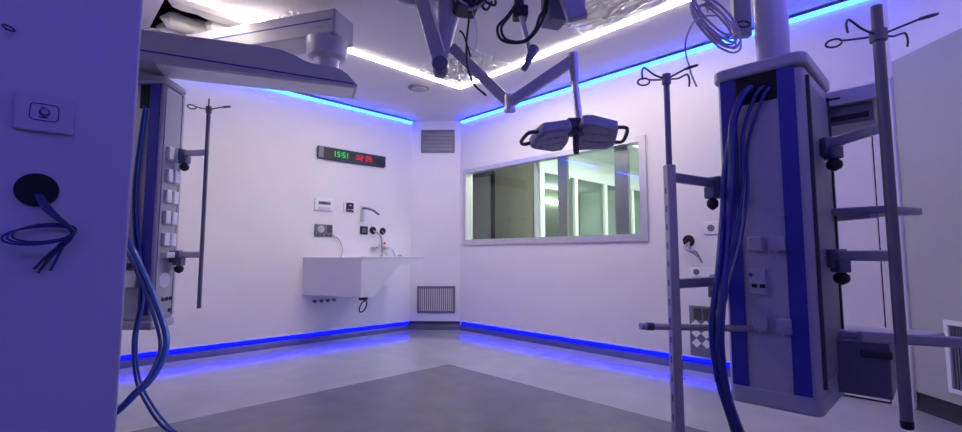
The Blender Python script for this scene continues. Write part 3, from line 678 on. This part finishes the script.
# grey flat post and cable coil by the ceiling tube
t = thing('ceiling_post', 'flat grey ceiling post just left of the big ceiling tube', 'ceiling post', (2.75, .95, H))
q = V(1.455, 2.50, 0); bm = NB(); bx(bm, (q.x, q.y, 2.705), (.05, .09, .79), Matrix.Rotation(math.radians(40), 3, 'Z')); obj('post', bm, M['side_grey'], t, .004)
qq = V(1.43, 2.44, 2.355); bm = NB(); tube(bm, [qq+Vector((.035*math.cos(a)*.7, -.035*math.cos(a)*.7, .016*math.sin(a))) for a in [i*PI/6 for i in range(12)]], .006, 6, 2, True); obj('hook_ring', bm, M['dark'], t)
t = thing('cable_coil', 'coil of grey cables hanging from the ceiling beside the tube', 'cable', V(1.22, 2.4, 2.3))
for k in range(7):
    c = V(1.225+.010*k, 2.36+.01*k, 2.365-.008*k); u_ = V(.58+.05*math.sin(k), 0, -.72).normalized(); w_ = V(.80, .1, .55).normalized()
    ra, rb = .135+.012*((k*5) % 4), .045+.012*((k*3) % 5)
    bm = NB(); tube(bm, [c+u_*ra*math.cos(a)+w_*rb*math.sin(a) for a in [i*PI/7 for i in range(14)]], .0055, 6, 3, True); obj('loop', bm, M['cable_grey'], t)
bm = NB(); tube(bm, [V(1.24, 2.36, 2.36), V(1.17, 2.35, 2.35), V(1.11, 2.34, 2.31), V(1.06, 2.32, 2.21), V(1.03, 2.26, 2.10), V(1.0, 2.16, 1.995), V(.985, 2.12, 1.95), V(1.0, 2.1, 1.88)], .0045, 6); obj('loose_end', bm, M['cable_grey'], t)
bm = NB(); tube(bm, [V(1.22, 2.4, 2.40), V(1.20, 2.42, 2.7), V(1.19, 2.44, H)], .005, 6); obj('drop', bm, M['cable_grey'], t)

# ------------------------------------------------------------------ left ceiling pendant (arms and column)
t = thing('supply_pendant', 'big double-jointed ceiling arm carrying a supply column at left', 'supply pendant', V(-2.25, 3.15, .63))
e0, e1 = V(-2.45, 2.85, 0), V(-.93, 3.41, 0); ax = (e1-e0).normalized(); bk = Vector((-ax.y, ax.x, 0))
if bk.dot(V(0, 1, 0)) < 0: bk = -bk
LZ0 = 2.365; LA = (e1-e0).length
top = [(0, .215), (.55, .212), (.98, .212), (1.08, .205), (1.14, .19), (1.20, .165), (1.25, .145), (1.30, .135), (1.44, .13), (1.50, .115), (1.55, .085), (1.59, .04), (LA, .01)]
P = [e0+Vector((0, 0, LZ0)), e1+Vector((0, 0, LZ0))] + [e0+ax*min(x, LA)+Vector((0, 0, LZ0+z)) for x, z in reversed(top)]
bm = NB(); prism(bm, P, bk*.30); la = obj('lower_arm', bm, M['body'], t, .014, 3)
bm = NB(); prism(bm, [e0+ax*x-bk*.003+Vector((0, 0, LZ0+z)) for x, z in ((0, .082), (LA-.03, .022), (LA-.03, .013), (0, .072))], bk*.008); obj('groove', bm, M['strip'], la)
bm = NB(); prism(bm, [e0+ax*x+bk*y+Vector((0, 0, LZ0-.006)) for x, y in ((.32, .03), (LA-.02, .03), (LA-.02, .27), (.32, .27))], (0, 0, .012)); obj('underside_cover', bm, M['white'], la)
jc = e0+ax*1.40+bk*.20
bm = NB(); lathe(bm, (jc.x, jc.y, LZ0), (0, 0, 1), [(.092, .07), (.092, .235), (.097, .25), (.14, .268), (.152, .29), (.158, .39), (.158, .402)], 32); obj('arm_joint', bm, M['body'], t)
u0, u1 = V(-1.10, 3.36, 0), V(-3.08, 3.97, 0); ua = (u1-u0).normalized(); ub = Vector((-ua.y, ua.x, 0))
if ub.dot(V(0, 1, 0)) < 0: ub = -ub
bm = NB(); prism(bm, [Vector((q.x, q.y, 2.765)) for q in (u0, u0+ub*.26, u1+ub*.26, u1)], (0, 0, .195)); uo = obj('upper_arm', bm, M['body'], t, .014, 3)
bm = NB(); prism(bm, [u0+ua*x-ub*.003+Vector((0, 0, z)) for x, z in ((.03, 2.880), (2.1, 2.880), (2.1, 2.870), (.03, 2.870))], ub*.008); obj('groove', bm, M['strip'], uo)
q = u0+ua*.13-ub*.004; bm = NB(); prism(bm, [q+ua*x+Vector((0, 0, z)) for x, z in ((-.03, 2.84), (.03, 2.84), (.035, 2.82), (-.03, 2.82))], ub*.006); obj('emblem', bm, M['cap'], uo)
q = u1+ub*.12-ua*.12; bm = NB(); cyl(bm, (q.x, q.y, 2.955), (q.x, q.y, H), .10, n=28); obj('ceiling_tube', bm, M['body'], t)
# column under the left end of the lower arm
fa = V(-.995, .10, 0).normalized(); sa = V(-.09, 1, 0).normalized(); k0 = V(-2.155, 3.08, 0)
CW, CD, Z0, Z1 = .42, .255, .665, 2.265
def lq(f_, s_, z): q = k0+fa*f_+sa*s_; return Vector((q.x, q.y, z))
def lbox(f0, f1, s0, s1, z0, z1): bm = NB(); prism(bm, [lq(f0, s0, z0), lq(f1, s0, z0), lq(f1, s1, z0), lq(f0, s1, z0)], (0, 0, z1-z0)); return bm
obj('column_body', lbox(0, CW, 0, CD, Z0, Z1), M['body'], t, .02, 3)
obj('top_cap', lbox(-.012, CW+.012, -.012, CD+.012, Z1, Z1+.055), M['cap'], t, .022, 3)
obj('bottom_cap', lbox(-.012, CW+.012, -.012, CD+.012, Z0-.055, Z0+.005), M['cap'], t, .018, 3)
obj('strip', lbox(.022, .095, -.005, .01, Z0+.04, Z1-.005), M['strip'], t)
obj('opening', lbox(.10, .17, -.004, .006, Z1-.17, Z1-.005), M['void'], t)
obj('front_panel', lbox(.10, .20, -.003, .006, Z0+.03, Z1-.175), M['body'], t)
obj('outlet_box', lbox(.105, .21, -.04, .006, .885, .995), M['white'], t, .006)
obj('dark_socket', lbox(.15, .20, -.012, .006, 1.005, 1.045), M['black'], t)
sp = obj('side_panel', lbox(-.004, .01, .05, CD-.035, Z0+.05, Z1-.03), M['side_grey'] if False else M['grey_panel'], t)
for s0 in (.022, CD-.03): obj('rail', lbox(-.008, .01, s0, s0+.022, Z0+.02, Z1-.01), M['cable_grey'], t)
for z in (1.80, 1.645, 1.50, 1.355, 1.205):
    for s0 in (.058, .140):
        obj('socket', lbox(-.032, 0, s0, s0+.058, z-.045, z+.045), M['white'], t, .006)
obj('shelf_socket', lbox(-.05, 0, .06, .20, 1.08, 1.12), M['white'], t, .006)
bm = NB(); c = lq(-.006, .11, .93); lathe(bm, c, -fa, [(.05, 0), (.05, .006)], 24); obj('round_cover', bm, M['white'], t)
for s0, z in ((.11, .80), (.155, .80), (.20, .80), (.075, .72), (.195, .72)):
    bm = NB(); lathe(bm, lq(-.004, s0, z), -fa, [(.014, 0), (.014, .006)], 14); obj('port', bm, M['black'], t)
nq = lq(CW*.55, CD*.5, 0)
bm = NB(); lathe(bm, (nq.x, nq.y, Z1+.05), (0, 0, 1), [(.15, 0), (.15, .02), (.13, .03), (.13, LZ0-Z1-.045)], 28); obj('column_neck', bm, M['body'], t)

# its IV pole
ip = V(-1.94, 3.24, 0); g0 = lq(-.01, CD-.06, 0)
t = thing('iv_pole', 'slim four-hook drip pole beside the left supply column', 'drip pole', (ip.x, ip.y, .7))
bm = NB(); cyl(bm, (ip.x, ip.y, .735), (ip.x, ip.y, 2.15), .0135); obj('pole', bm, M['dark_steel'], t)
hook_head(t, (ip.x, ip.y, 2.165), .0135, .15, M['dark_steel'], math.atan2(-CS, SN), math.atan2(-CS, SN)+2.1)
for z in (1.81, 1.09): clamp(t, (g0.x, g0.y, z), (ip.x, ip.y, z), M['navy'], M['alu'], knob=.03)

# its hoses
for pts, r, m, lb in (
    ([lq(.33, .0, 1.80), lq(.33, -.03, 1.66), V(-2.46, 3.03, 1.42), V(-2.282, 3, 1.196), V(-2.166, 2.97, 1.037), V(-2.024, 2.92, 0.822), V(-1.903, 2.86, 0.618), V(-1.874, 2.8, 0.495), V(-1.887, 2.72, 0.39), V(-1.919, 2.66, 0.335), V(-1.973, 2.6, 0.257), V(-2.03, 2.5, 0.20)], .019, 'hose', 'thick bright blue hose curving out below the left column'),
    ([lq(.135, .01, 2.14), lq(.14, -.012, 2.0), lq(.165, -.014, 1.6), lq(.15, -.014, 1.3), lq(.10, -.015, 1.05), lq(.06, -.03, .81), V(-2.187, 2.98, 0.567), V(-2.14, 2.96, 0.327), V(-2.04, 2.94, 0.17), V(-1.92, 2.9, 0.07), V(-1.80, 2.84, 0.043)], .009, 'hose_dark', 'navy hose dropping straight to the floor under left column'),
    ([lq(.125, .01, 2.13), lq(.12, -.012, 2.0), lq(.145, -.014, 1.6), lq(.125, -.014, 1.3), lq(.08, -.015, 1.05), lq(.04, -.03, .81), V(-2.16, 2.97, 0.567), V(-2.11, 2.95, 0.335), V(-2.0, 2.93, 0.175), V(-1.87, 2.89, 0.07), V(-1.76, 2.84, 0.042)], .008, 'hose', 'thin blue hose beside the navy one under the left column'),
    ([lq(.29, .0, 1.72), lq(.30, -.05, 1.56), V(-2.42, 2.99, 1.33), V(-2.247, 2.96, 1.119), V(-2.117, 2.92, 0.932), V(-2.011, 2.88, 0.765), V(-1.911, 2.82, 0.596), V(-1.881, 2.76, 0.493), V(-1.882, 2.68, 0.4), V(-1.912, 2.62, 0.341), V(-1.953, 2.56, 0.265), V(-2.02, 2.46, 0.21)], .010, 'hose_dark', 'navy hose following the inside of the thick blue one')):
    bm = NB(); tube(bm, pts, r); tag(obj('gas_hose', bm, M[m]), lb, 'hose')

# ------------------------------------------------------------------ surgical light
SX, SY = 2.0, 2.43
t = thing('surgical_light', 'twin-headed grey surgical light on a jointed ceiling arm', 'surgical light', (SX, SY, H))
bm = NB(); cyl(bm, (SX, SY, H), (SX, SY, 2.86), .09, n=28); lathe(bm, (SX, SY, H), (0, 0, -1), [(.22, 0), (.22, .03), (.10, .06)], 28); obj('ceiling_mount', bm, M['body'], t)
k1 = V(-.262, 2.98, 2.37)
bm = NB(); cyl(bm, V(-.205, 3.0, 2.80), k1, .085, .036, 24); cyl(bm, V(-.205, 3.0, 2.80), V(-.205, 3.0, 2.92), .085, .085, 24); obj('drop_column', bm, M['body'], t)
a0, a1, a2, a3 = V(-.19, 2.98, 2.47), V(.178, 2.80, 2.03), V(.545, 2.70, 2.26), V(.56, 2.66, 1.92)
bm = NB(); beam(bm, a0, a1, .05, .066); obj('spring_arm', bm, M['body'], t, .01, 3)
bm = NB(); cyl(bm, a1+Vector((0, 0, -.05)), a1+Vector((0, 0, .055)), .036, n=20); obj('elbow', bm, M['alu'], t)
bm = NB(); beam(bm, a1+V(.0, -.02, 0), a2, .05, .062); obj('fore_arm', bm, M['body'], t, .01, 3)
bm = NB(); cyl(bm, a2+V(.008, 0, .045), a2+V(.012, 0, -.13), .030, .026, 20); obj('wrist', bm, M['steel'], t)
bm = NB(); cyl(bm, a2+V(.012, 0, -.10), V(.575, 2.66, 1.86), .020, .022, 16); obj('stem', bm, M['alu'], t)
LC = V(.535, 2.62, 1.765)
bm = NB(); bx(bm, V(.54, 2.63, 1.845), (.10, .10, .07), Matrix.Rotation(YAW, 3, 'Z')); obj('yoke', bm, M['dark'], t, .012)
def head(pts, th, tilt, roll, side, hd):
    """flat lamp head: outline in metres (right, ahead), tilted so its face looks down and towards the doorway"""
    Rt = Matrix.Rotation(tilt, 3, 'X') @ Matrix.Rotation(roll, 3, 'Y')
    def w(x, y, z): q = Rt @ Vector((x, y, z)); return LC + V(q.x, q.y, q.z)
    bm = NB(); prism(bm, [w(x, y, 0) for x, y in pts], w(0, 0, th)-w(0, 0, 0))
    h = obj('lamp_head', bm, M['lamp'], t, .014, 3)
    cx = sum(p[0] for p in pts)/len(pts); cy = sum(p[1] for p in pts)/len(pts)
    bm = NB(); prism(bm, [w(cx+(x-cx)*.86, cy+(y-cy)*.86, -.006) for x, y in pts], w(0, 0, .01)-w(0, 0, 0)); obj('lens_plate', bm, M['lampface'], h)
    for i in range(4):
        for j in range(2):
            x = cx+side*(-.055+.04*i); y = cy-.045+.07*j
            bm = NB(); lathe(bm, w(x, y, -.010), w(0, 0, 1)-w(0, 0, 0), [(.014, 0), (.015, .006)], 12); obj('led_lens', bm, M['lamp'], h)
    xo = max(abs(p[0]) for p in pts)*side
    bm = NB(); tube(bm, [w(x, y, th*.5) for x, y in hd], .011, 8, 5); obj('handle', bm, M['dark'], h)
    bm = NB(); prism(bm, [w(x, y, th+.001) for x, y in ((cx-.07, cy-.05), (cx+.07, cy-.05), (cx+.05, cy+.06), (cx-.05, cy+.06))], w(0, 0, .012)-w(0, 0, 0)); obj('rear_cover', bm, M['lamp'], h, .004)
head([(-.030, -.12), (-.028, .05), (-.05, .12), (-.11, .12), (-.255, .03), (-.225, -.08), (-.19, -.13)], .065, math.radians(-17), math.radians(-11), -1,
     [(-.24, .02), (-.285, .025), (-.305, -.01), (-.285, -.07), (-.26, -.095), (-.21, -.085)])
head([(.020, -.13), (.08, -.14), (.225, -.105), (.24, .04), (.21, .075), (.03, .12), (.012, .06)], .075, math.radians(-22), math.radians(6), 1,
     [(.22, .04), (.265, .05), (.288, .025), (.285, -.06), (.265, -.09), (.215, -.085)])
bm = NB(); lathe(bm, V(.528, 2.54, 1.772), (0, 0, -1), [(.02, -.02), (.045, 0), (.045, .008), (.018, .014), (.017, .10), (.014, .115)], 20); obj('sterile_handle', bm, M['dark'], t)

# folded spring arm next to it
t = thing('spring_arm', 'folded grey ceiling arm ending in round knuckle left of surgical light', 'ceiling arm', V(-.41, 3.0, H))
bm = NB(); lathe(bm, V(-.43, 2.98, 2.785), (0, 0, 1), [(.05, 0), (.13, .03), (.16, .08), (.16, .31)], 28); obj('hub', bm, M['navy'], t)
bm = NB(); beam(bm, V(-.40, 2.93, 2.80), V(-.275, 2.93, 2.36), .085, .05, V(0, 1, 0)); obj('arm', bm, M['steel'], t, .008, 3)
bm = NB(); beam(bm, V(-.345, 2.91, 2.80), V(-.235, 2.91, 2.40), .012, .055, V(0, 1, 0)); obj('edge_trim', bm, M['white'], t, .003)
bm = NB(); cyl(bm, V(-.262, 2.86, 2.315), V(-.262, 2.98, 2.315), .052, n=24); lathe(bm, V(-.262, 2.92, 2.28), (0, 0, -1), [(.05, -.04), (.05, 0), (.035, .03)], 20); obj('knuckle', bm, M['navy'], t, .006)
bm = NB(); beam(bm, V(-.36, 2.93, 2.765), V(-.20, 2.93, 2.845), .05, .05, V(0, 1, 0)); obj('cross_arm', bm, M['alu'], t, .006)

# monitor arm and camera stick
t = thing('monitor_arm', 'stubby grey monitor arm hanging right of the black cable loops', 'ceiling arm', V(.5, 2.6, H))
bm = NB(); beam(bm, V(.415, 2.6, 2.93), V(.545, 2.52, 2.425), .115, .05, V(0, 1, 0)); obj('arm', bm, M['lamp'], t, .008, 3)
bm = NB(); bx(bm, V(.445, 2.70, 2.60), (.14, .12, .23), Matrix.Rotation(YAW+.3, 3, 'Z')); obj('motor_box', bm, M['navy'], t, .01)
bm = NB(); bx(bm, V(.565, 2.66, 2.64), (.09, .12, .26), Matrix.Rotation(YAW-.3, 3, 'Z')); obj('side_box', bm, M['lamp'], t, .01)
bm = NB(); cyl(bm, V(.44, 2.64, 2.70), V(.40, 2.64, H), .06, n=20); obj('ceiling_tube', bm, M['body'], t)
t = thing('camera_arm', 'thin grey stick with dark handle hanging inside the cable loops', 'ceiling arm', V(.22, 2.7, H))
bm = NB(); cyl(bm, V(.235, 2.7, 2.52), V(.215, 2.7, H), .03, n=16); obj('ceiling_tube', bm, M['dark'], t)
bm = NB(); bx(bm, V(.235, 2.68, 2.545), (.09, .09, .07), Matrix.Rotation(YAW, 3, 'Z')); obj('clamp', bm, M['black'], t, .01)
bm = NB(); cyl(bm, V(.235, 2.66, 2.54), V(.288, 2.66, 2.30), .018, .014, 16); obj('stick', bm, M['steel'], t)
bm = NB(); cyl(bm, V(.318, 2.66, 2.325), V(.262, 2.64, 2.20), .030, .017, 18); lathe(bm, V(.262, 2.64, 2.205), V(-.05, -.02, -.10), [(.018, 0), (.021, .012), (.018, .03)], 16); obj('handle', bm, M['navy'], t, .004)
for k, (dx, dz, lb) in enumerate(((0, 0, 'outer black cable loop hanging under the ceiling mount'), (.022, .006, 'inner black cable loop hanging under the ceiling mount'))):
    bm = NB(); tube(bm, [V(.215, 2.66, 2.60), V(.155+dx*.5, 2.63, 2.50), V(.098+dx, 2.62, 2.43), V(.112+dx, 2.61, 2.355+dz), V(.175+dx*.6, 2.6, 2.325+dz), V(.26, 2.6, 2.335+dz), V(.325-dx*.4, 2.6, 2.40+dz), V(.365-dx, 2.62, 2.49), V(.395-dx*.4, 2.65, 2.62), V(.40, 2.66, H)], .0085, 8)
    tag(obj('cable_loop', bm, M['black']), lb, 'cable')
t = thing('cable_bundle', 'tangle of black cables and connectors at the ceiling hub', 'cable', V(-.08, 2.9, 2.75))
bm = NB(); bx(bm, V(-.10, 2.9, 2.735), (.20, .16, .12), Matrix.Rotation(YAW+.2, 3, 'Z')); lathe(bm, V(-.10, 2.9, 2.78), (0, 0, 1), [(.10, 0), (.10, .33)], 20); obj('connector_box', bm, M['black'], t, .02)
for k in range(9):
    a_ = k*.7; c = V(-.11+.02*k, 2.82, 2.70-.01*(k % 4))
    bm = NB(); tube(bm, [c+V(-.05*math.cos(a_), .0, .03), c+V(.02*math.sin(a_), -.04, -.03), c+V(.05*math.cos(a_), -.02, -.035), c+V(.04, .02, .04)], .008, 6); obj('cable', bm, M['black' if k % 3 else 'cable_grey'], t)
for pts, r, m, lb in (([V(-.065, 2.84, 2.70), V(-.08, 2.84, 2.56), V(-.092, 2.84, 2.43), V(-.085, 2.84, 2.28), V(-.045, 2.84, 2.17), V(.02, 2.82, 2.10), V(.03, 2.82, 2.09)], .007, 'black', 'long black cable hanging from the hub past the lamp arm'),
                      ([V(-.135, 2.84, 2.52), V(-.11, 2.84, 2.49), V(-.09, 2.84, 2.43), V(-.075, 2.84, 2.38), V(-.066, 2.84, 2.345)], .006, 'black', 'short black cable with plug near the drop column'),
                      ([V(-.06, 2.86, 2.68), V(-.03, 2.86, 2.55), V(-.025, 2.86, 2.46), V(-.045, 2.86, 2.39), V(-.06, 2.86, 2.36)], .003, 'cable_grey', 'thin grey wire looping right of the long black cable')):
    bm = NB(); tube(bm, pts, r, 7); tag(obj('hanging_cable', bm, M[m]), lb, 'cable')

# ------------------------------------------------------------------ camera, world, view
w_ = bpy.data.worlds.new('World'); SC.world = w_; w_.use_nodes = True
w_.node_tree.nodes['Background'].inputs['Color'].default_value = (.01, .01, .012, 1); w_.node_tree.nodes['Background'].inputs['Strength'].default_value = .2
cam = bpy.data.cameras.new('camera'); co = bpy.data.objects.new('camera', cam); COL.objects.link(co)
cam.sensor_width = 36; cam.lens = 465/962*36; cam.clip_start = .02
pitch = math.atan(39/465)
co.location = (0, 0, EYE); co.rotation_euler = (PI/2+pitch, 0, YAW-PI/2)
SC.camera = co
SC.view_settings.view_transform = 'Standard'; SC.view_settings.look = 'None'; SC.view_settings.exposure = 0; SC.view_settings.gamma = 1; SC.view_settings.use_curve_mapping = False
SC.cycles.use_denoising = True
